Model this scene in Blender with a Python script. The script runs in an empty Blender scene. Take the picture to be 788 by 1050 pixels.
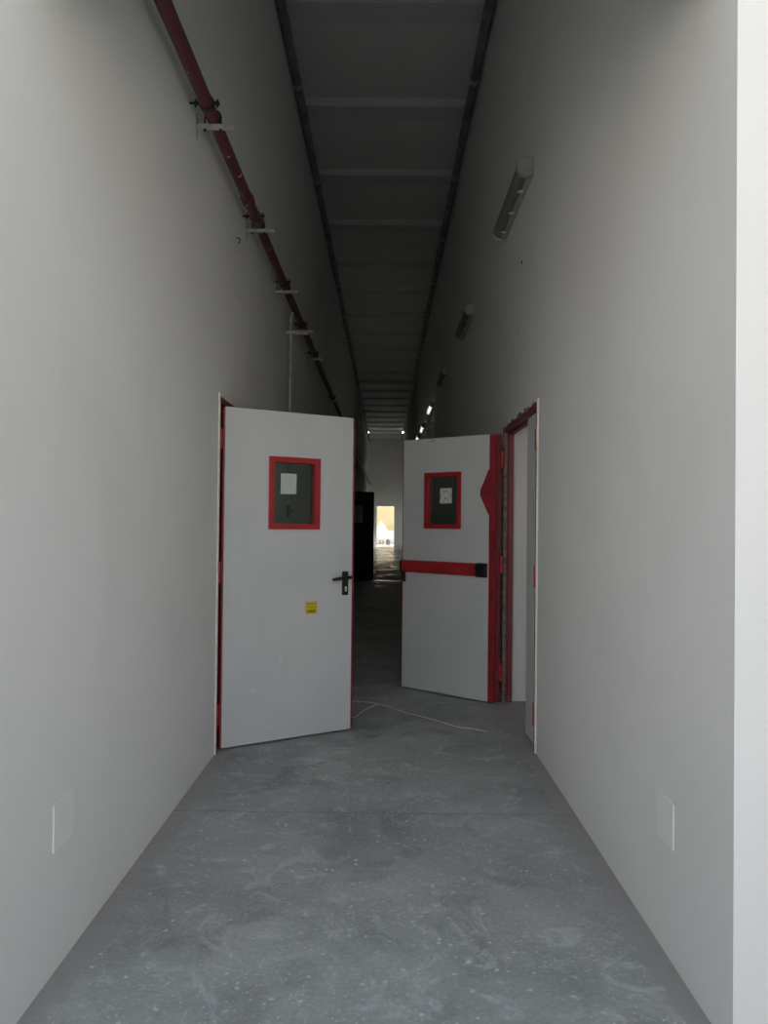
import bpy, bmesh, math, random
from mathutils import Vector, Matrix
R = math.radians
random.seed(7)
S = bpy.context.scene
COL = S.collection

# ------------------------------------------------------------------ materials
def new_mat(name):
    m = bpy.data.materials.new(name); m.use_nodes = True
    nt = m.node_tree
    return m, nt, nt.nodes['Principled BSDF']

def simple(name, col, rough=0.5, metal=0.0, var=0.0, scale=8.0, bump=0.0, col2=None, thr=(0.45, 0.65), bscale=None):
    """paint with an optional second tone broken up by noise, and a little surface relief"""
    m, nt, b = new_mat(name)
    N, L = nt.nodes, nt.links
    b.inputs['Roughness'].default_value = rough
    b.inputs['Metallic'].default_value = metal
    b.inputs['Base Color'].default_value = (*col, 1)
    tc = N.new('ShaderNodeTexCoord')
    if var or col2:
        nz = N.new('ShaderNodeTexNoise'); nz.inputs['Scale'].default_value = scale
        nz.inputs['Detail'].default_value = 5
        L.new(tc.outputs['Object'], nz.inputs['Vector'])
        rp = N.new('ShaderNodeValToRGB')
        rp.color_ramp.elements[0].position, rp.color_ramp.elements[1].position = thr
        c2 = col2 if col2 else tuple(c * (1 - var) for c in col)
        rp.color_ramp.elements[0].color = (*col, 1)
        rp.color_ramp.elements[1].color = (*c2, 1)
        L.new(nz.outputs['Fac'], rp.inputs['Fac'])
        L.new(rp.outputs['Color'], b.inputs['Base Color'])
    if bump:
        n2 = N.new('ShaderNodeTexNoise'); n2.inputs['Scale'].default_value = bscale or scale * 6
        n2.inputs['Detail'].default_value = 4
        L.new(tc.outputs['Object'], n2.inputs['Vector'])
        bp = N.new('ShaderNodeBump'); bp.inputs['Strength'].default_value = bump
        bp.inputs['Distance'].default_value = 0.01
        L.new(n2.outputs['Fac'], bp.inputs['Height'])
        L.new(bp.outputs['Normal'], b.inputs['Normal'])
    return m

def emit(name, col, strength):
    m, nt, b = new_mat(name)
    b.inputs['Base Color'].default_value = (*col, 1)
    b.inputs['Emission Color'].default_value = (*col, 1)
    b.inputs['Emission Strength'].default_value = strength
    return m

def glass_mat(name, tint, gloss_rough=0.03, extra=0.0):
    m = bpy.data.materials.new(name); m.use_nodes = True
    nt = m.node_tree; N, L = nt.nodes, nt.links
    N.clear()
    out = N.new('ShaderNodeOutputMaterial')
    t = N.new('ShaderNodeBsdfTransparent'); t.inputs['Color'].default_value = (*tint, 1)
    g = N.new('ShaderNodeBsdfGlossy'); g.inputs['Roughness'].default_value = gloss_rough
    fr = N.new('ShaderNodeFresnel'); fr.inputs['IOR'].default_value = 1.5
    ad = N.new('ShaderNodeMath'); ad.operation = 'ADD'; ad.inputs[1].default_value = extra
    mx = N.new('ShaderNodeMixShader')
    L.new(fr.outputs['Fac'], ad.inputs[0]); L.new(ad.outputs[0], mx.inputs['Fac'])
    L.new(t.outputs[0], mx.inputs[1]); L.new(g.outputs[0], mx.inputs[2])
    L.new(mx.outputs[0], out.inputs['Surface'])
    return m

def diffuser_mat():
    m = bpy.data.materials.new('ribbed_clear_plastic'); m.use_nodes = True
    nt = m.node_tree; N, L = nt.nodes, nt.links
    N.clear()
    out = N.new('ShaderNodeOutputMaterial')
    t = N.new('ShaderNodeBsdfTransparent'); t.inputs['Color'].default_value = (.72, .74, .73, 1)
    p = N.new('ShaderNodeBsdfPrincipled')
    p.inputs['Base Color'].default_value = (.28, .29, .28, 1); p.inputs['Roughness'].default_value = .3
    mx = N.new('ShaderNodeMixShader'); mx.inputs['Fac'].default_value = .45
    L.new(t.outputs[0], mx.inputs[1]); L.new(p.outputs[0], mx.inputs[2])
    L.new(mx.outputs[0], out.inputs['Surface'])
    return m

def floor_mat():
    m, nt, b = new_mat('raw_concrete_floor')
    N, L = nt.nodes, nt.links
    tc = N.new('ShaderNodeTexCoord')
    def noise(scale, detail=6, dist=0.0, rough=.5, vec=None):
        n = N.new('ShaderNodeTexNoise'); n.inputs['Scale'].default_value = scale
        n.inputs['Detail'].default_value = detail; n.inputs['Distortion'].default_value = dist
        n.inputs['Roughness'].default_value = rough
        L.new(vec or tc.outputs['Object'], n.inputs['Vector']); return n.outputs['Fac']
    def ramp(src, p0, p1, c0=(0, 0, 0), c1=(1, 1, 1)):
        r = N.new('ShaderNodeValToRGB')
        r.color_ramp.elements[0].position = p0; r.color_ramp.elements[1].position = p1
        r.color_ramp.elements[0].color = (*c0, 1); r.color_ramp.elements[1].color = (*c1, 1)
        L.new(src, r.inputs['Fac']); return r.outputs['Color']
    def mix(fac, a, c, mode='MIX'):
        x = N.new('ShaderNodeMix'); x.data_type = 'RGBA'; x.blend_type = mode
        if isinstance(fac, float): x.inputs['Factor'].default_value = fac
        else: L.new(fac, x.inputs['Factor'])
        for v, k in ((a, 'A'), (c, 'B')):
            s = [i for i in x.inputs if i.name == k and i.type == 'RGBA'][0]
            if isinstance(v, tuple): s.default_value = (*v, 1)
            else: L.new(v, s)
        return [o for o in x.outputs if o.type == 'RGBA'][0]
    def math_(op, a, c=None):
        x = N.new('ShaderNodeMath'); x.operation = op
        for i, v in enumerate((a, c)):
            if v is None: continue
            if isinstance(v, (int, float)): x.inputs[i].default_value = v
            else: L.new(v, x.inputs[i])
        return x.outputs[0]
    base = ramp(noise(1.6, 8, .3, .62), .32, .70, (.29, .307, .307), (.47, .487, .482))
    # dark damp blotches
    base = mix(ramp(noise(2.3, 5, 1.2), .56, .70, (0, 0, 0), (.6, .6, .6)), base, (.20, .205, .205))
    # pale trowel swirls
    sw = noise(3.0, 9, 3.2, .68)
    base = mix(ramp(sw, .53, .70, (0, 0, 0), (.8, .8, .8)), base, (.58, .61, .63))
    # fine grain
    base = mix(.35, base, ramp(noise(60, 4), .3, .72, (.34, .34, .34), (.66, .66, .66)), 'OVERLAY')
    # splashed plaster specks
    def specks(scale, thr, soft, strength, keep):
        v = N.new('ShaderNodeTexVoronoi'); v.inputs['Scale'].default_value = scale
        wob = N.new('ShaderNodeVectorMath'); wob.operation = 'ADD'
        nn = N.new('ShaderNodeTexNoise'); nn.inputs['Scale'].default_value = scale * 1.8
        L.new(tc.outputs['Object'], nn.inputs['Vector'])
        sc = N.new('ShaderNodeVectorMath'); sc.operation = 'SCALE'; sc.inputs['Scale'].default_value = .6 / scale
        L.new(nn.outputs['Color'], sc.inputs[0])
        L.new(tc.outputs['Object'], wob.inputs[0]); L.new(sc.outputs[0], wob.inputs[1])
        L.new(wob.outputs[0], v.inputs['Vector'])
        near = ramp(v.outputs['Distance'], thr, thr + soft, (1, 1, 1), (0, 0, 0))
        sep = N.new('ShaderNodeSeparateColor'); L.new(v.outputs['Color'], sep.inputs[0])
        sel = math_('GREATER_THAN', sep.outputs[0], keep)
        return math_('MULTIPLY', math_('MULTIPLY', near, sel), strength)
    patch = ramp(noise(1.1, 3), .30, .55)
    s1 = math_('MULTIPLY', specks(24, .14, .08, .9, .62), patch)
    s2 = math_('MULTIPLY', specks(55, .18, .1, .85, .45), ramp(noise(1.7, 3), .34, .58))
    s3 = specks(13, .08, .035, .9, .66)
    base = mix(s1, base, (.66, .68, .69)); base = mix(s2, base, (.60, .62, .63)); base = mix(s3, base, (.68, .70, .71))
    # brown-grey dust along the two walls
    sx = N.new('ShaderNodeSeparateXYZ'); L.new(tc.outputs['Object'], sx.inputs[0])
    dl = math_('ADD', sx.outputs['X'], 1.0); dr = math_('SUBTRACT', .92, sx.outputs['X'])
    dmin = math_('MINIMUM', math_('ABSOLUTE', dl), math_('ABSOLUTE', dr))
    edge = math_('ADD', dmin, math_('MULTIPLY', noise(7, 5), -.16))
    em = ramp(edge, -.065, -.005, (.75, .75, .75), (0, 0, 0))
    base = mix(em, base, (.38, .36, .355))
    # casting joint across the corridor
    jl = math_('LESS_THAN', math_('ABSOLUTE', math_('SUBTRACT', sx.outputs['Y'], math_('ADD', 3.66, math_('MULTIPLY', noise(3, 2), .05)))), .006)
    base = mix(math_('MULTIPLY', jl, .35), base, (.12, .125, .13))
    L.new(base, b.inputs['Base Color'])
    far = N.new('ShaderNodeMapRange'); far.inputs['From Min'].default_value = 19; far.inputs['From Max'].default_value = 29
    L.new(sx.outputs['Y'], far.inputs['Value'])   # dusty near the mouth, bare trowelled concrete deeper in
    gate = N.new('ShaderNodeMapRange'); gate.inputs['From Min'].default_value = 11; gate.inputs['From Max'].default_value = 18
    L.new(sx.outputs['Y'], gate.inputs['Value'])
    worn = math_('MULTIPLY', gate.outputs['Result'], ramp(noise(1.9, 4), .53, .60))
    L.new(mix(math_('MAXIMUM', far.outputs['Result'], worn), ramp(noise(5, 6), .3, .7, (.5, .5, .5), (.75, .75, .75)), ramp(noise(1.3, 5), .35, .65, (.10, .10, .10), (.28, .28, .28))), b.inputs['Roughness'])
    bp = N.new('ShaderNodeBump'); bp.inputs['Distance'].default_value = .012
    L.new(math_('ADD', math_('MULTIPLY', far.outputs['Result'], .5), .45), bp.inputs['Strength'])
    h = math_('ADD', noise(9, 8, .4), math_('MULTIPLY', noise(1.7, 3), 2.0))
    L.new(h, bp.inputs['Height']); L.new(bp.outputs['Normal'], b.inputs['Normal'])
    return m

def pipe_mat():
    """dark red paint, plaster splashes and old cement dust lying on it in patches"""
    m, nt, b = new_mat('dusty_dark_red_pipe_paint')
    N, L = nt.nodes, nt.links
    tc = N.new('ShaderNodeTexCoord')
    n1 = N.new('ShaderNodeTexNoise'); n1.inputs['Scale'].default_value = 2.2; n1.inputs['Detail'].default_value = 6
    mp = N.new('ShaderNodeMapping'); mp.inputs['Scale'].default_value = (4, .55, 4)
    L.new(tc.outputs['Object'], mp.inputs[0]); L.new(mp.outputs[0], n1.inputs['Vector'])
    r1 = N.new('ShaderNodeValToRGB')
    r1.color_ramp.elements[0].position = .54; r1.color_ramp.elements[1].position = .63
    r1.color_ramp.elements[0].color = (.13, .030, .044, 1); r1.color_ramp.elements[1].color = (.13, .10, .10, 1)
    L.new(n1.outputs['Fac'], r1.inputs['Fac'])
    n2 = N.new('ShaderNodeTexNoise'); n2.inputs['Scale'].default_value = 17; n2.inputs['Detail'].default_value = 3
    L.new(tc.outputs['Object'], n2.inputs['Vector'])
    r2 = N.new('ShaderNodeValToRGB')
    r2.color_ramp.elements[0].position = .685; r2.color_ramp.elements[1].position = .71
    L.new(n2.outputs['Fac'], r2.inputs['Fac'])
    mx = N.new('ShaderNodeMix'); mx.data_type = 'RGBA'
    ab = [i for i in mx.inputs if i.type == 'RGBA']
    L.new(r2.outputs['Color'], mx.inputs['Factor']); L.new(r1.outputs['Color'], ab[0])
    ab[1].default_value = (.62, .50, .48, 1)
    L.new([o for o in mx.outputs if o.type == 'RGBA'][0], b.inputs['Base Color'])
    b.inputs['Roughness'].default_value = .5
    return m

M = dict(
    wall=simple('matt_white_wall_paint', (.84, .84, .83), .75, var=.04, scale=1.3, bump=.08, bscale=30),
    facade=simple('white_exterior_render', (.80, .80, .805), .8, var=.02, scale=2, bump=.03, bscale=60),
    ceiling=simple('grey_white_roof_panel', (.82, .83, .82), .6, var=.06, scale=.8),
    purlin=simple('grey_painted_purlin', (.72, .73, .73), .6, var=.05, scale=2),
    floor=floor_mat(),
    door=simple('light_grey_door_coating', (.68, .71, .72), .38, var=.05, scale=2.5, bump=.04, bscale=50),
    edge=simple('red_door_edge_paint', (.36, .030, .042), .4, var=.35, scale=9),
    red=simple('bright_red_trim_paint', (.50, .028, .034), .38, var=.25, scale=6),
    frame=simple('chipped_dark_red_frame_paint', (.23, .032, .042), .5, col2=(.15, .085, .085), scale=9, thr=(.52, .66), bump=.3, bscale=60),
    black=simple('black_handle_plastic', (.012, .013, .014), .35),
    chalk=simple('cream_corner_bead_plaster', (.88, .82, .76), .8, var=.12, scale=14),
    galv=simple('galvanised_steel', (.60, .61, .60), .45, metal=.3, var=.3, scale=20),
    dustgalv=simple('dusty_galvanised_steel', (.33, .335, .33), .55, metal=.35, var=.35, scale=4),
    iron=simple('dark_cast_iron', (.05, .035, .035), .55, var=.4, scale=20),
    pipe=pipe_mat(),
    glass=glass_mat('greenish_wired_glass', (.74, .84, .79), .06, .02),
    paper=simple('white_paper', (.80, .80, .76), .8, var=.06, scale=30),
    ink=simple('grey_printing_ink', (.16, .16, .17), .8),
    yellow=simple('yellow_sticker', (.78, .54, .02), .6, var=.12, scale=40),
    stickerink=simple('brown_black_sticker_ink', (.10, .07, .01), .7),
    coverplate=simple('off_white_cover_plate', (.87, .875, .865), .6),
    plate=simple('white_plastic_cover_plate', (.83, .84, .83), .45),
    lampbody=simple('grey_plastic_lamp_body', (.40, .41, .40), .45, var=.15, scale=12),
    clear=diffuser_mat(),
    tube_off=simple('unlit_white_glass_tube', (.72, .72, .70), .3),
    tube_on=emit('lit_fluorescent_tube', (1, .98, .93), 3.0),
    bulb=emit('lit_white_bulb', (1, .97, .92), 14.0),
    clip=simple('white_plastic_clip', (.7, .7, .68), .4),
    ground=simple('pale_sandy_ground', (.68, .63, .55), .9, var=.2, scale=.6, bump=.3, bscale=4),
    slab=simple('outdoor_concrete_slab', (.36, .36, .35), .85, var=.2, scale=1.2),
    block=simple('tan_concrete_block', (.45, .38, .30), .9, var=.2, scale=5),
    beige=simple('beige_plastered_wall', (.86, .74, .46), .9, var=.15, scale=.9),
    drum=simple('grey_plastic_drum', (.16, .18, .20), .5),
    string=simple('pale_cotton_string', (.66, .66, .62), .8),
    hole=simple('dark_drill_hole', (.03, .03, .03), .9),
    mortar=simple('rough_grey_mortar', (.30, .22, .21), .95, var=.5, scale=25, bump=.6, bscale=60),
)

# ------------------------------------------------------------------ helpers
def box(bm, x0, x1, y0, y1, z0, z1):
    v = [bm.verts.new((x, y, z)) for z in (z0, z1) for y in (y0, y1) for x in (x0, x1)]
    for f in ((0, 2, 3, 1), (4, 5, 7, 6), (0, 1, 5, 4), (2, 6, 7, 3), (0, 4, 6, 2), (1, 3, 7, 5)):
        bm.faces.new([v[i] for i in f])

def holed(bm, x0, x1, z0, z1, a0, a1, b0, b1, y0, y1):
    """plate in the x-z plane with a rectangular hole right through"""
    xs, zs = (x0, a0, a1, x1), (z0, b0, b1, z1)
    g = {}
    for k, y in enumerate((y0, y1)):
        for i, x in enumerate(xs):
            for j, z in enumerate(zs):
                g[k, i, j] = bm.verts.new((x, y, z))
    for i in range(3):
        for j in range(3):
            if (i, j) == (1, 1): continue
            bm.faces.new([g[0, i, j], g[0, i + 1, j], g[0, i + 1, j + 1], g[0, i, j + 1]])
            bm.faces.new([g[1, i, j], g[1, i, j + 1], g[1, i + 1, j + 1], g[1, i + 1, j]])
    def side(p, q): bm.faces.new([g[0, *p], g[1, *p], g[1, *q], g[0, *q]])
    for i in range(3):
        side((i, 0), (i + 1, 0)); side((i + 1, 3), (i, 3)); side((3, i), (3, i + 1)); side((0, i + 1), (0, i))
    side((1, 1), (1, 2)); side((1, 2), (2, 2)); side((2, 2), (2, 1)); side((2, 1), (1, 1))

def prism(bm, pts, axis, a0, a1):
    """polygon of 2-D points extruded along an axis: 'x' -> (y,z), 'y' -> (x,z), 'z' -> (x,y)"""
    def P(p, a):
        return {'x': (a, p[0], p[1]), 'y': (p[0], a, p[1]), 'z': (p[0], p[1], a)}[axis]
    A = [bm.verts.new(P(p, a0)) for p in pts]; B = [bm.verts.new(P(p, a1)) for p in pts]
    bm.faces.new(A); bm.faces.new(B[::-1])
    n = len(pts)
    for i in range(n): bm.faces.new([A[i], B[i], B[(i + 1) % n], A[(i + 1) % n]])

def tube(bm, pts, r, seg=14, cap=True):
    pts = [Vector(p) for p in pts]; rings = []
    up = None
    for i, p in enumerate(pts):
        d = ((pts[min(i + 1, len(pts) - 1)] - pts[max(i - 1, 0)])).normalized()
        if up is None: up = Vector((0, 0, 1)) if abs(d.z) < .9 else Vector((1, 0, 0))
        a = d.cross(up).normalized(); b2 = a.cross(d).normalized(); up = b2
        rr = r[i] if isinstance(r, (list, tuple)) else r
        rings.append([bm.verts.new(p + a * rr * math.cos(2 * math.pi * k / seg) + b2 * rr * math.sin(2 * math.pi * k / seg)) for k in range(seg)])
    for A, B in zip(rings, rings[1:]):
        for k in range(seg): bm.faces.new([A[k], A[(k + 1) % seg], B[(k + 1) % seg], B[k]])
    if cap: bm.faces.new(rings[0][::-1]); bm.faces.new(rings[-1])

def obj(name, bm, mat, parent=None, bevel=0.0, smooth=False, label=None):
    bmesh.ops.recalc_face_normals(bm, faces=bm.faces)
    me = bpy.data.meshes.new(name); bm.to_mesh(me); bm.free()
    me.materials.append(mat)
    if smooth:
        for p in me.polygons: p.use_smooth = True
    o = bpy.data.objects.new(name, me); COL.objects.link(o)
    if smooth:
        md = o.modifiers.new('es', 'EDGE_SPLIT'); md.split_angle = R(40)
    if bevel:
        md = o.modifiers.new('bv', 'BEVEL'); md.width = bevel; md.segments = 2; md.limit_method = 'ANGLE'
    if parent: o.parent = parent
    if label: o['label'] = label
    return o

def tag(o, label, cat, group=None, kind=None):
    o['label'] = label; o['category'] = cat
    if group: o['group'] = group
    if kind: o['kind'] = kind
    return o

def thing(name, loc, rz, label, cat, group=None, kind=None):
    o = bpy.data.objects.new(name, None); COL.objects.link(o)
    o.empty_display_size = .1
    o.location = loc; o.rotation_euler = (0, 0, rz)
    return tag(o, label, cat, group, kind)

def copy_tree(o, parent=None):
    c = o.copy(); COL.objects.link(c); c.parent = parent
    for ch in list(o.children): copy_tree(ch, c)
    return c

def nb(): return bmesh.new()

XL, XR = -1.0, .92          # faces of the two corridor walls
YF, YE, ZC = 2.04, 43.0, 6.05
T = .20                     # wall thickness

# ------------------------------------------------------------------ the shell
bm = nb(); box(bm, -12, 14, -5.0, 46.0, -.25, 0)
tag(obj('floor', bm, M['floor']), 'rough grey concrete floor with pale plaster specks down the corridor', 'floor', kind='structure')

def wall_with_openings(bm, x0, x1, y0, y1, z1, ops):
    """ops: (ya, yb, za, zb) sorted along y"""
    y = y0
    for ya, yb, za, zb in ops:
        box(bm, x0, x1, y, ya, 0, z1)
        if za > 0: box(bm, x0, x1, ya, yb, 0, za)
        box(bm, x0, x1, ya, yb, zb, z1)
        y = yb
    box(bm, x0, x1, y, y1, 0, z1)

LOP = (4.575, 5.60, 0, 2.13)          # doorway in the left wall
LOP2 = (17.35, 18.35, 0, 2.13)        # the next one
ROP = (4.675, 6.03, 0, 2.13)          # doorway in the right wall
bays = []
bm = nb(); wall_with_openings(bm, XL - T, XL, 1.94, YE, 6.3, [LOP, LOP2])
tag(obj('wall_left', bm, M['wall']), 'plain white painted corridor wall carrying the red pipe', 'wall', kind='structure')
bm = nb(); wall_with_openings(bm, XR, XR + T, YF, YE, 6.3, [ROP] + bays)
tag(obj('wall_right', bm, M['wall']), 'plain white painted corridor wall with the row of tube lamps', 'wall', kind='structure')

bm = nb()
box(bm, -9, XL - T, 1.94, 2.14, 0, 7.2); box(bm, -9, XL, 1.93, 1.94, 0, 7.2)     # front face of the building, a coat of render over the wall end
box(bm, XR + T, 1.9, YF, YF + T, 0, 7.2); box(bm, XR, 10, YF - .01, YF, 2.3, 7.2); box(bm, XR, 1.9, YF - .01, YF, 0, 2.3); box(bm, 1.9, 3.5, YF, YF + T, 0, .9); box(bm, 1.9, 3.5, YF, YF + T, 2.3, 7.2)
box(bm, 3.5, 10, YF, YF + T, 0, 7.2)
box(bm, XL, XR, YF - .01, YF + .08, 2.95, 7.2)
tag(obj('wall_front', bm, M['facade']), 'bright white outside wall face at the mouth of the corridor', 'wall', kind='structure')

# far end wall with its open doorway
bm = nb(); a, b_ = -.505, .465
box(bm, XL, a, YE, YE + T, 0, 6.3); box(bm, b_, XR, YE, YE + T, 0, 6.3); box(bm, a, b_, YE, YE + T, 2.25, 6.3)
tag(obj('wall_end', bm, M['wall']), 'far end wall of the corridor with a sunlit doorway', 'wall', kind='structure')

# ceiling: flat panels with shallow ribs across the corridor
bm = nb()
box(bm, XL, XR, YF + .08, YE, ZC, ZC + .25)
y = 5.02
while y < YE - .5:
    box(bm, XL, XR, y - .012, y, ZC - .012, ZC)       # lapped panel seam
    y += 1.71
ceil = tag(obj('ceiling', bm, M['ceiling']), 'high dark ceiling of pale panels with shallow cross ribs', 'ceiling', kind='structure')
y = 5.02
while y < YE - .5:
    w, d = .38, .055
    bm = nb(); prism(bm, [(y, ZC), (y + .05, ZC - d), (y + w - .05, ZC - d), (y + w, ZC)], 'x', XL, XR)
    obj('rib', bm, M['purlin'], ceil)
    y += 1.71

# rooms behind the two doorways
bm = nb()
box(bm, 4.6, 4.8, YF + T, 6.03, 0, 3.0); box(bm, XR + T, 4.8, 6.03, 6.23, 0, 3.0)
tag(obj('wall_side_room', bm, M['wall']), 'pale wall of the side room seen past the red door frame', 'wall', kind='structure')
bm = nb(); box(bm, XR + T, 4.8, YF + T, 6.23, 3.0, 3.2)
tag(obj('ceiling_side_room', bm, M['ceiling']), 'low ceiling of the room behind the right doorway', 'ceiling', kind='structure')
for n, (y0, y1) in enumerate(((2.15, 7.4), (16.0, 20.0))):
    bm = nb(); y0i = y0 + (.2 if n else 0)
    box(bm, -4.4, -4.2, y0, y1, 0, 3.0); box(bm, -4.2, XL - T, y1 - .2, y1, 0, 3.0); box(bm, -4.4, XL - T, y0, y1, 3.0, 3.2)
    if n: box(bm, -4.2, XL - T, y0, y0 + .2, 0, 3.0)
    tag(obj('wall_back_room', bm, M['wall']), ('unlit room behind the front left doorway', 'unlit room behind the distant left doorway')[n], 'wall', kind='structure')

# ------------------------------------------------------------------ door frames and corner beads
def chain_noise(n, amp): return [random.uniform(-amp, amp) for _ in range(n)]

def frame_ring(bm, side, y0, y1, ztop, face, depth, w=.04, far_step=True):
    """steel U frame; side -1 = left wall, +1 = right wall, face = corridor face x"""
    xo = face; xi = face + side * depth; xm = face + side * depth * .5
    lo, hi = min(xo, xi), max(xo, xi)
    l2, h2 = min(xm, xi), max(xm, xi)
    box(bm, lo, hi, y0, y0 + w, 0, ztop); box(bm, l2, h2, y0 + w, y0 + w + .018, 0, ztop - w)
    box(bm, lo, hi, y1 - w, y1, 0, ztop); box(bm, l2, h2, y1 - w - .018, y1 - w, 0, ztop - w)
    box(bm, lo, hi, y0 + w, y1 - w, ztop - w, ztop); box(bm, l2, h2, y0 + w + .018, y1 - w - .018, ztop - w - .018, ztop - w)

def rough_lumps(bm, spots, r):
    for (x, y, z) in spots:
        q = bmesh.ops.create_icosphere(bm, subdivisions=2, radius=r, matrix=Matrix.Translation((x, y, z)))
        for v in q['verts']:
            v.co += Vector([random.uniform(-.35, .35) * r for _ in range(3)])
            v.co.x = min(v.co.x, XR + .006) if x > 0 else v.co.x

t = thing('trim_1', (XR, 6.03, 0), 0, 'dark red steel door frame in the right wall with a chipped top edge', 'door frame', kind='structure')
bm = nb(); frame_ring(bm, 1, ROP[0] - 0, ROP[1], 2.128, XR - .006, .075)
bmesh.ops.translate(bm, verts=bm.verts, vec=(-XR, -6.03, 0)); obj('frame', bm, M['frame'], t, .002)
bm = nb(); box(bm, -.009, .018, -.052, -.001, 0, 2.13); obj('plaster_edge', bm, M['mortar'], t, .004, label='rough brown-grey mortar beside the frame')
bm = nb()
for k in range(7):
    yy = (4.80, 5.02, 5.10, 5.30, 5.36, 5.62, 5.80)[k]
    q = bmesh.ops.create_icosphere(bm, subdivisions=2, radius=random.uniform(.014, .022), matrix=Matrix.Translation((-.004, yy - 6.03, 2.128 + random.uniform(-.004, .012))))
    for v in q['verts']:
        v.co += Vector([random.uniform(-.006, .006) for _ in range(3)]); v.co.x = -.004 + (v.co.x + .004) * .4; v.co.y = yy - 6.03 + (v.co.y - yy + 6.03) * 2.6
obj('chipped_mortar', bm, M['mortar'], t, label='crumbling reddish mortar along the frame top')

t = thing('trim_2', (XL, LOP[0], 0), 0, 'dark red steel door frame in the left wall behind the nearest open door', 'door frame', kind='structure')
bm = nb(); frame_ring(bm, -1, LOP[0], LOP[1], 2.128, XL + .004, .075)
bmesh.ops.translate(bm, verts=bm.verts, vec=(-XL, -LOP[0], 0)); obj('frame', bm, M['frame'], t, .002)

t = thing('trim_3', (XL, LOP2[0], 0), 0, 'steel frame of the doorway far down the left wall', 'door frame', kind='structure')
bm = nb(); frame_ring(bm, -1, LOP2[0], LOP2[1], 2.128, XL + .004, .075)
bmesh.ops.translate(bm, verts=bm.verts, vec=(-XL, -LOP2[0], 0)); obj('frame', bm, M['frame'], t, .002)

def bead(name, x0, x1, y0, label):
    bm = nb(); n = 22
    pts = []
    for i in range(n + 1):
        pts.append((i / n * 2.145, random.uniform(-.002, .002)))
    for (z0, e0), (z1, e1) in zip(pts, pts[1:]):
        v = [bm.verts.new(p) for p in ((x0, y0 + e0, z0), (x1, y0 + e0, z0), (x1, y0 + .016, z0), (x0, y0 + .016, z0),
                                       (x0, y0 + e1, z1), (x1, y0 + e1, z1), (x1, y0 + .016, z1), (x0, y0 + .016, z1))]
        for f in ((0, 1, 5, 4), (1, 2, 6, 5), (2, 3, 7, 6), (3, 0, 4, 7)): bm.faces.new([v[i] for i in f])
        if z0 == 0: bm.faces.new([v[0], v[3], v[2], v[1]])
        if z1 >= 2.144: bm.faces.new(v[4:])
    bmesh.ops.remove_doubles(bm, verts=bm.verts, dist=1e-5)
    tag(obj(name, bm, M['chalk']), label, 'corner bead', kind='structure')
bead('trim_4', XR - .010, XR + .01, ROP[0] - .016, 'cream plaster corner bead up the near edge of the right doorway')
bead('trim_5', XL - .01, XL + .009, LOP[0] - .016, 'cream plaster corner bead up the near edge of the left doorway')

# ------------------------------------------------------------------ door leaves
TH = .052
def hinge(bm, x, y, z, side):
    tube(bm, [(x, y, z - .06), (x, y, z + .06)], .011, 12)
    tube(bm, [(x, y, z - .066), (x, y, z - .06)], .008, 8); tube(bm, [(x, y, z + .06), (x, y, z + .066)], .008, 8)
    box(bm, x, x + side * .03, y - .004, y + .004, z - .055, z + .055)

def leaf(root, W, H, win, paper, x_off, paper_front, edges):
    """leaf in local coords: x along the width, front face y = 0, thickness into +y"""
    o = x_off
    a0, a1, b0, b1 = win
    rw = .036
    bm = nb(); holed(bm, o, o + W, .012, H, o + a0 + .01, o + a1 - .01, b0 + .01, b1 - .01, 0, TH)
    obj('panel', bm, M['door'], root, .0015)
    wf_bm = nb()
    holed(wf_bm, o + a0, o + a1, b0, b1, o + a0 + rw, o + a1 - rw, b0 + rw, b1 - rw, -.012, TH + .012)
    wf = obj('window_frame', wf_bm, M['red'], root, .003, label='bright red vision panel frame')
    bm = nb(); box(bm, o + a0 + rw - .004, o + a1 - rw + .004, TH * .5, TH * .5 + .006, b0 + rw - .004, b1 - rw + .004)
    obj('pane', bm, M['glass'], wf)
    for (x0, x1, y0, y1) in edges:
        bm = nb(); box(bm, o + x0, o + x1, y0, y1, .014, H - .003)
        obj('door_edge', bm, M['frame'] if x0 > W + .05 else M['edge'], root, .002)
    return wf

# ---- door_1: nearest leaf, hinged on the left wall
d1 = thing('door_1', (-.981, 4.650, 0), R(32.2), 'light grey fire door hinged on the left wall, with black lever and yellow sticker', 'door', kind='structure')
wf = leaf(d1, .893, 2.075, (.288, .646, 1.332, 1.790), None, .004, False,
          [(-.010, -.0005, .006, TH - .002), (.8935, .913, .010, TH - .002)])
bm = nb(); box(bm, .384, .494, .0, .0015, 1.557, 1.687)
pp = obj('paper_sheet', bm, simple('greyish_green_paper', (.62, .67, .62), .8, var=.05, scale=30), wf, label='small pale paper stuck to the glass'); pp.location.y = TH * .5 - .0025
bm = nb()
for k in range(7):
    z = 1.675 - k * .015
    x0 = .395 + random.uniform(0, .01); box(bm, x0, x0 + random.uniform(.05, .085), -.0004, 0, z - .0015, z)
q = obj('print', bm, simple('faint_grey_print', (.50, .54, .50), .8), pp)
for z in (.21, 1.07, 1.88):
    bm = nb(); hinge(bm, -.016, .020, z, 1)
    obj('hinge', bm, M['red'], d1, label='red steel barrel hinge')
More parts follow.
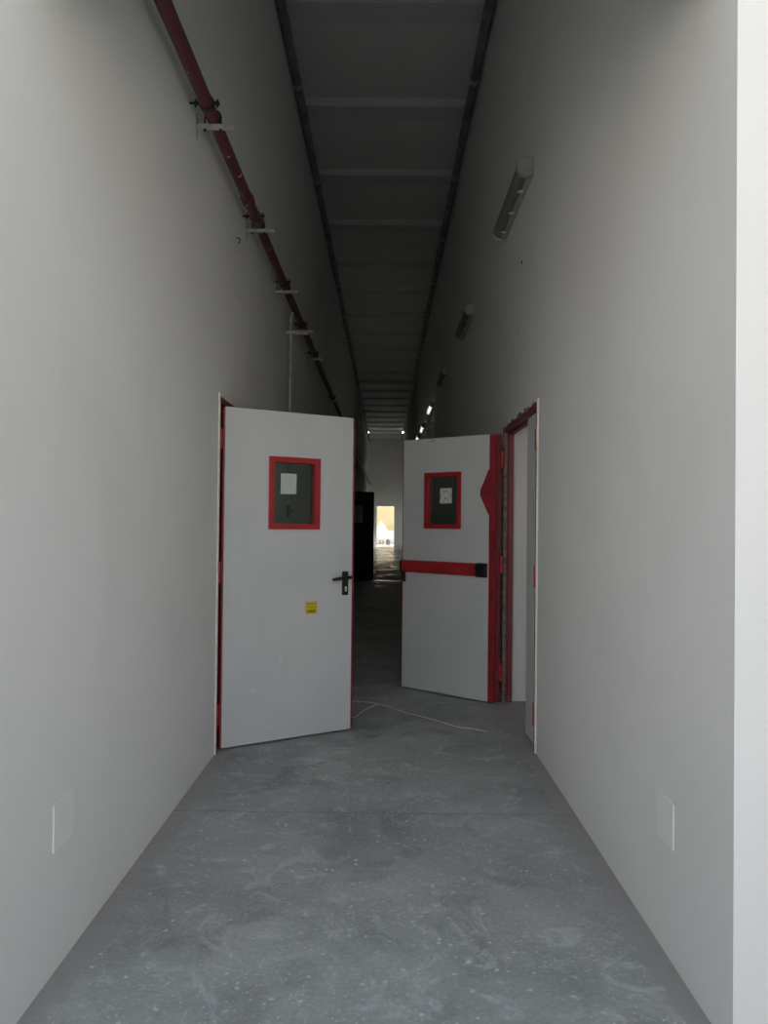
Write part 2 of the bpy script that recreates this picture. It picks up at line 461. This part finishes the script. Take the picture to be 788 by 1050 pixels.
# lever set
bm = nb(); box(bm, .820, .866, -.010, 0, .900, 1.056)
hs = obj('handle_plate', bm, M['black'], d1, .004, label='black handle backplate')
bm = nb()
tube(bm, [(.843, -.008, 1.018), (.843, -.05, 1.018)], [.017, .012], 14)
tube(bm, [(.862, -.052, 1.018), (.843, -.054, 1.018), (.81, -.056, 1.017), (.77, -.056, 1.013), (.735, -.050, 1.008), (.728, -.042, 1.007)],
     [.010, .012, .011, .012, .010, .006], 14)
tube(bm, [(.858, -.03, 1.018), (.885, -.02, 1.022)], [.010, .006], 10)
obj('lever', bm, M['black'], hs, smooth=True)
bm = nb()
prism(bm, [(.846 + .0075 * math.cos(a), .952 + .0095 * math.sin(a)) for a in [i * math.pi / 8 for i in range(9)]] +
      [(.840, .930), (.852, .930)][::1] if False else
      [(.8385, .946)] + [(.846 + .0075 * math.cos(a), .950 + .0085 * math.sin(a)) for a in [math.pi - i * math.pi / 8 for i in range(9)]] + [(.8535, .946), (.851, .924), (.841, .924)],
      'y', -.012, -.0095)
obj('key_cylinder', bm, M['clip'], hs, label='pale key cylinder')
# sticker
bm = nb(); box(bm, .556, .641, -.0012, -.0002, .788, .868)
st = obj('sticker', bm, M['yellow'], d1, label='yellow square warning sticker with dark text')
bm = nb()
def strokes(bm, x0, x1, z0, z1, n, w):
    for k in range(n):
        x = x0 + (x1 - x0) * (k + .5) / n
        h = (z1 - z0) * random.uniform(.6, 1)
        box(bm, x - w / 2, x + w / 2, -.0017, -.0012, z0, z0 + h)
        if k % 2: box(bm, x - w, x + w, -.0017, -.0012, z0 + h * .45, z0 + h * .45 + w * .6)
strokes(bm, .566, .628, .848, .857, 9, .002); strokes(bm, .566, .632, .830, .839, 10, .002)
strokes(bm, .568, .625, .797, .821, 6, .005)
obj('sticker_text', bm, M['stickerink'], st)
# paint scuffs
bm = nb()
for (x, z, w, h) in ((.20, .315, .006, .045), (.205, .34, .010, .012), (.385, .50, .006, .05), (.392, .49, .008, .02)):
    prism(bm, [(x, z), (x + w, z + h * .2), (x + w * .7, z + h), (x - w * .3, z + h * .6)], 'y', -.0006, -.0001)
obj('paint_scuff', bm, M['plate'], d1, label='small pale scuffs in the grey coating')

# ---- door_2: leaf with the push bar, hinged at the far side of the right doorway
d2 = thing('door_2', (.898, 5.845, 0), R(-39.7), 'grey fire door with a red push bar standing open off the right wall', 'door', kind='structure')
W2 = .84; OX = -.978
wf = leaf(d2, W2, 2.070, (.223, .584, 1.335, 1.791), None, OX, True,
          [(-.016, -.0005, .010, TH - .002), (W2 + .0005, W2 + .052, .004, TH - .004), (W2 + .0525, W2 + .076, .022, TH + .004)])
bm = nb(); box(bm, OX + .362, OX + .476, TH * .5 - .0035, TH * .5 - .002, 1.540, 1.662)
pp = obj('paper_sheet', bm, M['paper'], wf, label='white printed paper stuck to the glass')
pp.rotation_euler.y = 0
bm = nb()
cx0, cz0 = OX + .419, 1.600
def ring(bm, cx, cz, rr, w, a0, a1, n=14):
    for i in range(n):
        t0 = a0 + (a1 - a0) * i / n; t1 = a0 + (a1 - a0) * (i + 1) / n
        prism(bm, [(cx + rr * math.cos(t0), cz + rr * math.sin(t0)), (cx + (rr + w) * math.cos(t0), cz + (rr + w) * math.sin(t0)),
                   (cx + (rr + w) * math.cos(t1), cz + (rr + w) * math.sin(t1)), (cx + rr * math.cos(t1), cz + rr * math.sin(t1))],
              'y', TH * .5 - .0042, TH * .5 - .0035)
ring(bm, cx0, cz0 + .025, .016, .004, 0, math.pi)
ring(bm, cx0, cz0 - .022, .004, .005, 0, 2 * math.pi)
ring(bm, cx0 - .034, cz0, .014, .003, math.pi * .6, math.pi * 1.5); ring(bm, cx0 + .034, cz0 + .002, .014, .003, -math.pi * .5, math.pi * .4)
ring(bm, cx0 - .02, cz0 - .038, .010, .003, math.pi, math.pi * 1.8); ring(bm, cx0 + .024, cz0 - .034, .010, .003, math.pi * 1.2, math.pi * 2)
ring(bm, cx0 - .03, cz0 + .038, .008, .003, 0, math.pi)
obj('print', bm, M['ink'], pp)
# push bar
pb = None
def barpoly(z0, z1, d): return [(0, z0 + .004), (-d * .55, z0), (-d, z0 + .02), (-d, z1 - .02), (-d * .55, z1), (0, z1 - .004)]
bm = nb(); prism(bm, barpoly(.970, 1.072, .036), 'x', OX + .012, OX + .744)
pb = obj('push_bar', bm, M['red'], d2, .003, label='bright red panic push bar')
bm = nb(); prism(bm, barpoly(.964, 1.076, .042), 'x', OX + .744, OX + .834)
obj('end_box', bm, M['black'], pb, .004, label='black end housing at the hinge side')
bm = nb(); prism(bm, barpoly(.966, 1.076, .040), 'x', OX - .004, OX + .012)
box(bm, OX + .010, OX + .034, -.030, 0, .888, .972)
obj('latch_box', bm, M['black'], pb, .003, label='black latch housing with a short downward leg')
# pointed red plate
bm = nb(); prism(bm, [(OX + x, z) for x, z in ((.888, 1.815), (.842, 1.795), (.800, 1.700), (.770, 1.645), (.768, 1.598), (.795, 1.545), (.842, 1.455), (.888, 1.44))], 'y', -.014, 0)
obj('selector_plate', bm, M['edge'], d2, .003, label='pointed red metal plate at the hinge edge')
for z in (.245, 1.07, 1.87):
    bm = nb(); hinge(bm, OX + W2 + .096, .030, z, -1)
    obj('hinge', bm, M['red'], d2)
# chip in the top edge
bm = nb(); prism(bm, [(OX + .255, 2.040), (OX + .32, 2.052), (OX + .33, 2.060), (OX + .29, 2.052)], 'y', -.0008, -.0001)
obj('scratch', bm, M['ink'], d2, label='dark scratch near the top edge')

# ---- door_3: narrow closed leaf of the right doorway
d3 = thing('door_3', (XR + .012, 4.715, 0), R(90), 'narrow bluish grey door leaf closed flush in the right wall doorway', 'door', kind='structure')
# local x runs down the corridor, local -y faces into the wall, +y faces the corridor
bm = nb(); box(bm, .004, .372, -.050, 0, .012, 2.078); obj('panel', bm, M['door'], d3, .0015)
bm = nb(); box(bm, .3725, .386, -.044, -.012, .014, 2.075); obj('door_edge', bm, M['edge'], d3)
for z in (.215, 1.06, 1.90):
    bm = nb(); tube(bm, [(-.006, .014, z - .065), (-.006, .014, z + .065)], .012, 12); box(bm, .0, .095, .0, .006, z - .065, z + .065)
    for q in range(3): tube(bm, [(.028, .005, z - .04 + q * .04), (.028, .009, z - .04 + q * .04)], .006, 8)
    obj('hinge', bm, M['red'], d3, .001, label='red steel barrel hinge')

# ---- door_4: distant dark leaf on the left wall
d4 = thing('door_4', (-.972, 17.42, 0), R(40), 'dark door leaf standing open from the left wall far down the corridor', 'door', kind='structure')
dk = simple('baked_shade_door_paint', (.028, .028, .032), .5, var=.2, scale=3)  # grey leaf; the deep corridor's shade is put into its colour
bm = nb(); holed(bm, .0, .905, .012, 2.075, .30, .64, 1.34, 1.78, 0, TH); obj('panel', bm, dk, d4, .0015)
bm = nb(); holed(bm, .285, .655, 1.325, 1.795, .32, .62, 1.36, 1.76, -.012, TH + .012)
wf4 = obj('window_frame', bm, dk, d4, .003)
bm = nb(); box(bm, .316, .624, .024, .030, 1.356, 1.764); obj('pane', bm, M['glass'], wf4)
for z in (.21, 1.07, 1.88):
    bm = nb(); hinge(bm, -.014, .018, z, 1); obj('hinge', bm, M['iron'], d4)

# ------------------------------------------------------------------ red fire pipe and its brackets
PX, PZ, PR = -.915, 3.462, .034
bm = nb(); tube(bm, [(PX, 2.122, PZ), (PX, 42.98, PZ)], PR, 20)
pipe = tag(obj('fire_pipe', bm, M['pipe'], smooth=True), 'long dusty dark red steel pipe along the upper left wall', 'pipe')
for k, yy in enumerate((4.95, 8.9, 12.9)):
    bm = nb(); tube(bm, [(PX, yy - .04, PZ), (PX, yy - .038, PZ), (PX, yy + .038, PZ), (PX, yy + .04, PZ)], [PR + .001, PR + .007, PR + .007, PR + .001], 20, cap=True)
    obj('coupling', bm, M['pipe'], pipe, smooth=True)

def make_bracket():
    t = thing('pipe_bracket', (XL, 3.95, 3.428), 0, 'galvanised wall bracket with a U clamp, nearest one under the red pipe', 'pipe bracket', 'wall brackets carrying the red pipe')
    bm = nb()
    # slotted channel arm: local x from the wall outwards, open side up
    box(bm, .004, .200, -.012, .012, -.024, -.021); box(bm, .004, .200, -.012, -.009, -.021, -.002); box(bm, .004, .200, .009, .012, -.021, -.002)
    box(bm, .198, .201, -.012, .012, -.024, .0)
    obj('arm', bm, M['galv'], t)
    bm = nb(); box(bm, .0, .004, -.022, .022, -.070, .045); obj('wall_plate', bm, M['galv'], t, .001)
    bm = nb(); pts = [(PX - XL - PR - .007, 0, -.028)]
    cxl, czl, rr = PX - XL, PZ - 3.428, PR + .007
    pts += [(cxl - rr * math.cos(a), 0, czl + rr * math.sin(a)) for a in [i * math.pi / 12 for i in range(13)]]
    pts += [(cxl + rr, 0, -.028)]
    tube(bm, pts, .0055, 10)
    for sx in (-1, 1): tube(bm, [(cxl + sx * rr, 0, -.034), (cxl + sx * rr, 0, -.024)], .008, 6)
    obj('u_bolt', bm, M['iron'], t, smooth=True, label='dark iron U bolt over the pipe')
    # split-ring hanger just in front of the arm
    bm = nb()
    tube(bm, [(cxl, -.155, czl), (cxl, -.125, czl)], PR + .006, 20)
    box(bm, cxl - PR - .03, cxl - PR - .003, -.150, -.130, czl - .006, czl + .006); box(bm, cxl + PR + .003, cxl + PR + .03, -.150, -.130, czl - .006, czl + .006)
    tube(bm, [(cxl - PR - .02, -.14, czl - .02), (cxl - PR - .02, -.14, czl + .02)], .005, 8); tube(bm, [(cxl + PR + .02, -.14, czl - .02), (cxl + PR + .02, -.14, czl + .02)], .005, 8)
    tube(bm, [(0, -.14, czl + .0), (cxl - PR - .004, -.14, czl)], .006, 8)
    obj('ring_clamp', bm, M['iron'], t, smooth=True, label='dark clamp ring tightened round the pipe')
    return t
br = make_bracket()
blabels = ['galvanised wall bracket with a U clamp, second one along the red pipe', 'galvanised pipe bracket just in front of the vertical pipe drop',
           'galvanised pipe bracket just beyond the vertical pipe drop', 'small dim pipe bracket, fifth along the red pipe',
           'faint pipe bracket high above the free edge of the nearest door', 'most distant visible bracket on the red pipe']
for yy, lb in zip((5.37, 6.81, 8.23, 9.63, 12.95, 16.3), blabels):
    c = copy_tree(br); c.location.y = yy; c['label'] = lb

# vertical drops
def drop(name, y, zb, label):
    t = thing(name, (-.955, y, zb), 0, label, 'pipe')
    top = PZ - zb
    bm = nb(); tube(bm, [(0, 0, .05), (0, 0, top - .10), (.008, 0, top - .05), (.03, 0, top - .012), (PX + .955 - PR + .004, 0, top)], .014, 12)
    obj('riser', bm, M['galv'], t, smooth=True)
    bm = nb(); tube(bm, [(0, 0, -.07), (0, 0, -.06), (0, 0, -.02), (0, 0, .02), (0, 0, .05)], [.010, .016, .018, .020, .016], 12)
    tube(bm, [(0, 0, -.01), (.055, 0, -.01)], .008, 8); box(bm, .05, .056, -.018, .018, -.02, 0)
    obj('valve', bm, M['iron'], t, smooth=True, label='dark iron valve at the lower end')
    bm = nb(); box(bm, -.045, .175, -.020, .020, 3.215 - zb, 3.250 - zb)
    bx = obj('strut', bm, M['galv'], t, .003, label='slotted galvanised strut holding the pipe off the wall')
    return t
drop('pipe_drop', 7.54, 1.49, 'thin galvanised vertical pipe dropping from the red pipe behind the nearest door')
drop('pipe_drop', 35.6, 1.6, 'distant vertical pipe on the left wall near the corridor end')

# ------------------------------------------------------------------ conduits up at the ceiling corners
def conduit(x, z, label, side):
    t = thing('ceiling_conduit', (x, 2.3, z), 0, label, 'conduit')
    bm = nb(); tube(bm, [(0, 0, 0), (0, 40.6, 0)], .046, 16); obj('conduit_pipe', bm, M['dustgalv'], t, smooth=True)
    yy = 3.4
    while yy < 40:
        bm = nb(); tube(bm, [(0, yy - 2.3, 0), (0, yy - 2.24, 0)], .056, 16)
        tube(bm, [(0, yy - 2.27, .05), (0, yy - 2.27, ZC - z - .0)], .006, 8)
        obj('clamp', bm, M['galv'], t, smooth=True)
        yy += 2.2
conduit(-.955, 5.86, 'dusty grey conduit running along the ceiling corner over the red pipe', -1)
conduit(.862, 5.92, 'dusty grey conduit running along the ceiling corner over the tube lamps', 1)

for x, lb in ((-.93, 'tiny lit bulb near the far ceiling corner over the red pipe side'), (.80, 'tiny lit bulb near the far ceiling corner over the lamp side')):
    t = thing('ceiling_bulb', (x, 38.5, 5.86), 0, lb, 'lamp', 'lit bulbs at the far ceiling')
    bm = nb(); bmesh.ops.create_uvsphere(bm, u_segments=14, v_segments=8, radius=.04); obj('bulb', bm, M['bulb'], t, smooth=True)
    bm = nb(); tube(bm, [(0, 0, .045), (0, 0, .09)], .03, 12); tube(bm, [(0, 0, .09), (0, 0, ZC - 5.86)], .008, 8); obj('lamp_holder', bm, M['lampbody'], t)

# ------------------------------------------------------------------ tube lamps on the right wall
def make_lamp(lit):
    t = thing('tube_lamp', (XR, 4.88, 3.66), 0, '', 'wall lamp', 'weatherproof tube lamps on the right wall')
    Lg = 1.16
    bm = nb(); prism(bm, [(0, -.052), (-.030, -.060), (-.042, -.060), (-.042, .060), (-.030, .060), (0, .052)], 'y', .012, Lg - .012)
    base = obj('base', bm, M['lampbody'], t, .003)
    bm = nb()
    for z in ((-.022, .022) if True else (0,)):
        tube(bm, [(-.066, .06, z), (-.066, Lg - .06, z)], .013, 12)
    obj('tube', bm, M['tube_on'] if lit else M['tube_off'], t, smooth=True)
    bm = nb(); pr = [(-.042, -.058)] + [(-.042 - .062 * math.sin(a), -.054 * math.cos(a)) for a in [i * math.pi / 10 for i in range(0, 11)]] + [(-.042, .058)]
    n = len(pr); A = [bm.verts.new((p[0], .02, p[1])) for p in pr]; B = [bm.verts.new((p[0], Lg - .02, p[1])) for p in pr]
    for i in range(n - 1): bm.faces.new([A[i], A[i + 1], B[i + 1], B[i]])
    df = obj('diffuser', bm, M['clear'], t, smooth=True)
    for y0 in (0, Lg - .045):
        bm = nb(); prism(bm, [(-.004, -.056), (-.046, -.062), (-.086, -.048), (-.104, -.016), (-.104, .016), (-.086, .048), (-.046, .062), (-.004, .056)], 'y', y0, y0 + .045)
        obj('end_cap', bm, M['clip'] if y0 else M['lampbody'], t, .004)
    for k in range(3):
        for sz in (-1, 1):
            bm = nb(); yy = .22 + k * .36; box(bm, -.062, -.026, yy, yy + .03, sz * .062 - .004, sz * .062 + .004)
            obj('clip', bm, M['clip'], t, .001)
    return t
lab = ['unlit tube lamp nearest the corridor mouth, largest on the right wall', 'second unlit tube lamp along the right wall, with a pale end cap',
       'third tube lamp along the right wall, small and unlit', 'first lit tube lamp above the push bar door',
       'middle one of the three small lit tube lamps', 'farthest lit tube lamp just over the top of the push bar door']
off = make_lamp(False); on = make_lamp(True)
for k in range(6):
    if k == 0: c = off
    elif k == 3: c = on
    else: c = copy_tree(off if k < 3 else on)
    c.location.y = (4.88, 8.19, 11.5, 14.81, 18.1, 20.9)[k]; c['label'] = lab[k]
    if k == 5: c.location.z = 3.73

# ------------------------------------------------------------------ small fittings on the walls
def cover(x, y, z, s, label):
    t = thing('cover_plate', (x, y, z), 0, label, 'wall plate', 'blank cover plates low on the walls')
    bm = nb(); x0, x1 = (0, .004) if s > 0 else (-.004, 0)
    box(bm, x0, x1, 0, .145, -.072, .072); obj('plate', bm, M['coverplate'], t)
    for yy in (.02, .125):
        bm = nb(); tube(bm, [(x0 if s < 0 else x1, yy, 0), ((x0 - .0008) if s < 0 else (x1 + .0008), yy, 0)], .003, 8); obj('screw', bm, M['plate'], t)
cover(XL, 2.345, .442, 1, 'square white blank cover plate low on the left wall')
cover(XR, 2.447, .430, -1, 'square white blank cover plate low on the right wall')

bm = nb(); tube(bm, [(0, 0, 0), (.018, 0, 0), (.026, 0, -.01), (.024, 0, -.03), (.012, 0, -.038)], .0035, 8)
h = tag(obj('wall_hook', bm, M['iron'], smooth=True), 'small dark hook screwed into the left wall under the red pipe', 'hook'); h.location = (XL, 5.02, 3.235)
def dab(name, x, y, z, r, mat, label, cat, flat=1.0, depth=.006):
    bm = nb(); q = bmesh.ops.create_icosphere(bm, subdivisions=3, radius=r)
    for v in q['verts']: v.co = Vector((v.co.x / r * depth, v.co.y * 1.9 * (1 + .2 * math.sin(9 * v.co.z / r)), v.co.z * flat))
    o = tag(obj(name, bm, mat, smooth=True), label, cat); o.location = (x, y, z)
dab('plaster_dab', XL, 5.14, 3.170, .016, M['chalk'], 'small pale plaster dab just below the dark hook', 'plaster mark', .9)
dab('plaster_dab', XL, 5.18, 2.885, .034, M['chalk'], 'wider pale plaster dab on the left wall well below the hook', 'plaster mark', .42)
dab('plaster_dab', XR, 5.38, 3.245, .022, M['chalk'], 'pale plaster dab just above the drill hole on the right wall', 'plaster mark', .8)
dab('plaster_dab', XR, 5.40, 2.735, .014, M['chalk'], 'tiny pale plaster dab on the right wall over the doorway', 'plaster mark', 1)
dab('drill_hole', XR, 5.29, 3.185, .012, M['hole'], 'small black drill hole in the right wall under the nearest lamp', 'drill hole', 1.2, .002)

# ------------------------------------------------------------------ strings on the floor
def string(pts, label):
    P = [Vector((x, y, .004)) for x, y in pts]; out = []
    for i in range(len(P) - 1):
        p0, p1, p2, p3 = P[max(i - 1, 0)], P[i], P[i + 1], P[min(i + 2, len(P) - 1)]
        for k in range(8):
            u = k / 8
            out.append(.5 * ((2 * p1) + (-p0 + p2) * u + (2 * p0 - 5 * p1 + 4 * p2 - p3) * u * u + (-p0 + 3 * p1 - 3 * p2 + p3) * u ** 3))
    out.append(P[-1])
    bm = nb(); tube(bm, out, .0032, 8)
    tag(obj('string', bm, M['string'], smooth=True), label, 'string')
string([(-.30, 5.95), (-.209, 5.93), (-.08, 5.90), (.044, 5.77), (.17, 5.60), (.318, 5.45), (.42, 5.33), (.503, 5.23), (.60, 5.19), (.689, 5.12)],
       'long pale string lying across the floor between the two open doors')
string([(-.04, 5.86), (-.114, 5.74), (-.16, 5.62), (-.193, 5.49), (-.25, 5.44)], 'short pale string curving on the floor beside the nearest door')

# ------------------------------------------------------------------ outside
bm = nb(); box(bm, -120, 120, -120, 160, -.6, -.255)
tag(obj('ground_outside', bm, M['ground']), 'pale sandy ground around the building', 'ground', kind='structure')
# plastered boundary wall behind the far doorway
t = thing('boundary_wall', (0, 62, -.255), 0, 'sunlit yellowish boundary wall seen through the far doorway', 'wall', kind='structure')
bm = nb(); box(bm, -14, 14, 0, .3, 0, 4.6); box(bm, -14, 14, -.05, .35, 4.6, 4.75)
for k in range(9): box(bm, -12.2 + k * 3.0, -11.8 + k * 3.0, -.12, 0, 0, 4.6)
obj('panel', bm, M['beige'], t)
t = thing('low_wall', (0, 57.0, -.255), 0, 'low whitewashed wall outside the far doorway', 'wall', kind='structure')
bm = nb(); box(bm, -5, 5, 0, .25, 0, .92); box(bm, -5, 5, -.04, .29, .92, .98); obj('panel', bm, M['facade'], t)
t = thing('gable_shed', (-.36, 58.5, -.255), 0, 'small white gabled shed beyond the far doorway', 'shed')
bm = nb(); prism(bm, [(-.5, 0), (.5, 0), (.5, .9), (0, 1.62), (-.5, .9)], 'y', 0, 1.2); obj('body', bm, M['facade'], t)
bm = nb(); prism(bm, [(-.58, .83), (0, 1.66), (.58, .83), (.58, .88), (0, 1.72), (-.58, .88)], 'y', -.06, 1.26); obj('roof', bm, M['plate'], t)
for k, (x, y, z, lb) in enumerate(((-.42, 49.2, 0, 'tan block at the base outside the far doorway'), (-.08, 49.35, 0, 'tan block beside the grey drum outside the far doorway'), (-.26, 49.3, .24, 'tan block resting on two others outside the far doorway'))):
    t = thing('concrete_block', (x, y, z - .255), R(k * 5 - 4), lb, 'block', 'tan blocks outside')
    bm = nb(); holed(bm, -.155, .155, 0, .235, -.06, .06, .05, .18, -.1, .1); obj('block', bm, M['block'], t, .006)
t = thing('plastic_drum', (.17, 50.0, -.255), 0, 'grey drum standing outside the far doorway', 'drum')
bm = nb(); tube(bm, [(0, 0, 0), (0, 0, .02), (0, 0, .20), (0, 0, .22), (0, 0, .24), (0, 0, .42), (0, 0, .46)], [.13, .15, .15, .16, .15, .15, .12], 20); obj('body', bm, M['drum'], t, smooth=True)
bm = nb(); tube(bm, [(0, 0, .46), (0, 0, .50)], .07, 14); obj('lid', bm, M['drum'], t, smooth=True)

# ------------------------------------------------------------------ light
W = bpy.data.worlds.new('sky'); S.world = W; W.use_nodes = True
nt = W.node_tree; N, L = nt.nodes, nt.links
bg = N['Background']
tc = N.new('ShaderNodeTexCoord'); sp = N.new('ShaderNodeSeparateXYZ'); rp = N.new('ShaderNodeValToRGB')
L.new(tc.outputs['Generated'], sp.inputs[0]); L.new(sp.outputs['Z'], rp.inputs['Fac'])
rp.color_ramp.elements[0].position = 0.0; rp.color_ramp.elements[0].color = (1.0, .95, .88, 1)
rp.color_ramp.elements[1].position = .75; rp.color_ramp.elements[1].color = (.72, .83, .96, 1)
e = rp.color_ramp.elements.new(.22); e.color = (.97, .97, .97, 1)
L.new(rp.outputs['Color'], bg.inputs['Color'])
# hazy sky, brighter over the open yard in front of the corridor mouth (-Y)
def wm(op, a, b):
    x = N.new('ShaderNodeMath'); x.operation = op
    for i, v in enumerate((a, b)):
        if isinstance(v, (int, float)): x.inputs[i].default_value = v
        else: L.new(v, x.inputs[i])
    return x.outputs[0]
fy = wm('MAXIMUM', wm('MULTIPLY', sp.outputs['Y'], -1), 0)
L.new(wm('ADD', wm('MULTIPLY', wm('POWER', fy, 3.0), 1.35), .66), bg.inputs['Strength'])

sun = bpy.data.lights.new('sun', 'SUN'); sun.energy = 13.0; sun.angle = R(.6); sun.color = (1, .96, .90)
so = bpy.data.objects.new('sun', sun); COL.objects.link(so)
dirv = Vector((-.75, -.62, -1.15)).normalized()
so.rotation_euler = dirv.to_track_quat('-Z', 'Y').to_euler(); so.location = (20, 60, 30)

# ------------------------------------------------------------------ camera
cam = bpy.data.cameras.new('camera'); co = bpy.data.objects.new('camera', cam); COL.objects.link(co)
S.camera = co
cam.sensor_fit = 'VERTICAL'; cam.sensor_height = 36.0; cam.lens = 790.0 / 1050.0 * 36.0
cam.clip_end = 500
pitch, yaw, roll = R(.72), R(.145), R(.6)
co.location = (0, 0, 1.387)
m = Matrix.Rotation(yaw, 3, 'Z') @ Matrix.Rotation(math.pi / 2 + pitch, 3, 'X') @ Matrix.Rotation(roll, 3, 'Z')
co.rotation_euler = m.to_euler()

S.view_settings.view_transform = 'Standard'; S.view_settings.look = 'None'
S.view_settings.gamma = 1; S.view_settings.use_curve_mapping = False
S.view_settings.exposure = -0.12
cy = S.cycles
cy.use_denoising = True
try: cy.denoiser = 'OPENIMAGEDENOISE'
except Exception: pass
cy.max_bounces = 16; cy.diffuse_bounces = 12; cy.glossy_bounces = 5; cy.transparent_max_bounces = 16
cy.sample_clamp_indirect = 6.0
cy.caustics_reflective = False; cy.caustics_refractive = False
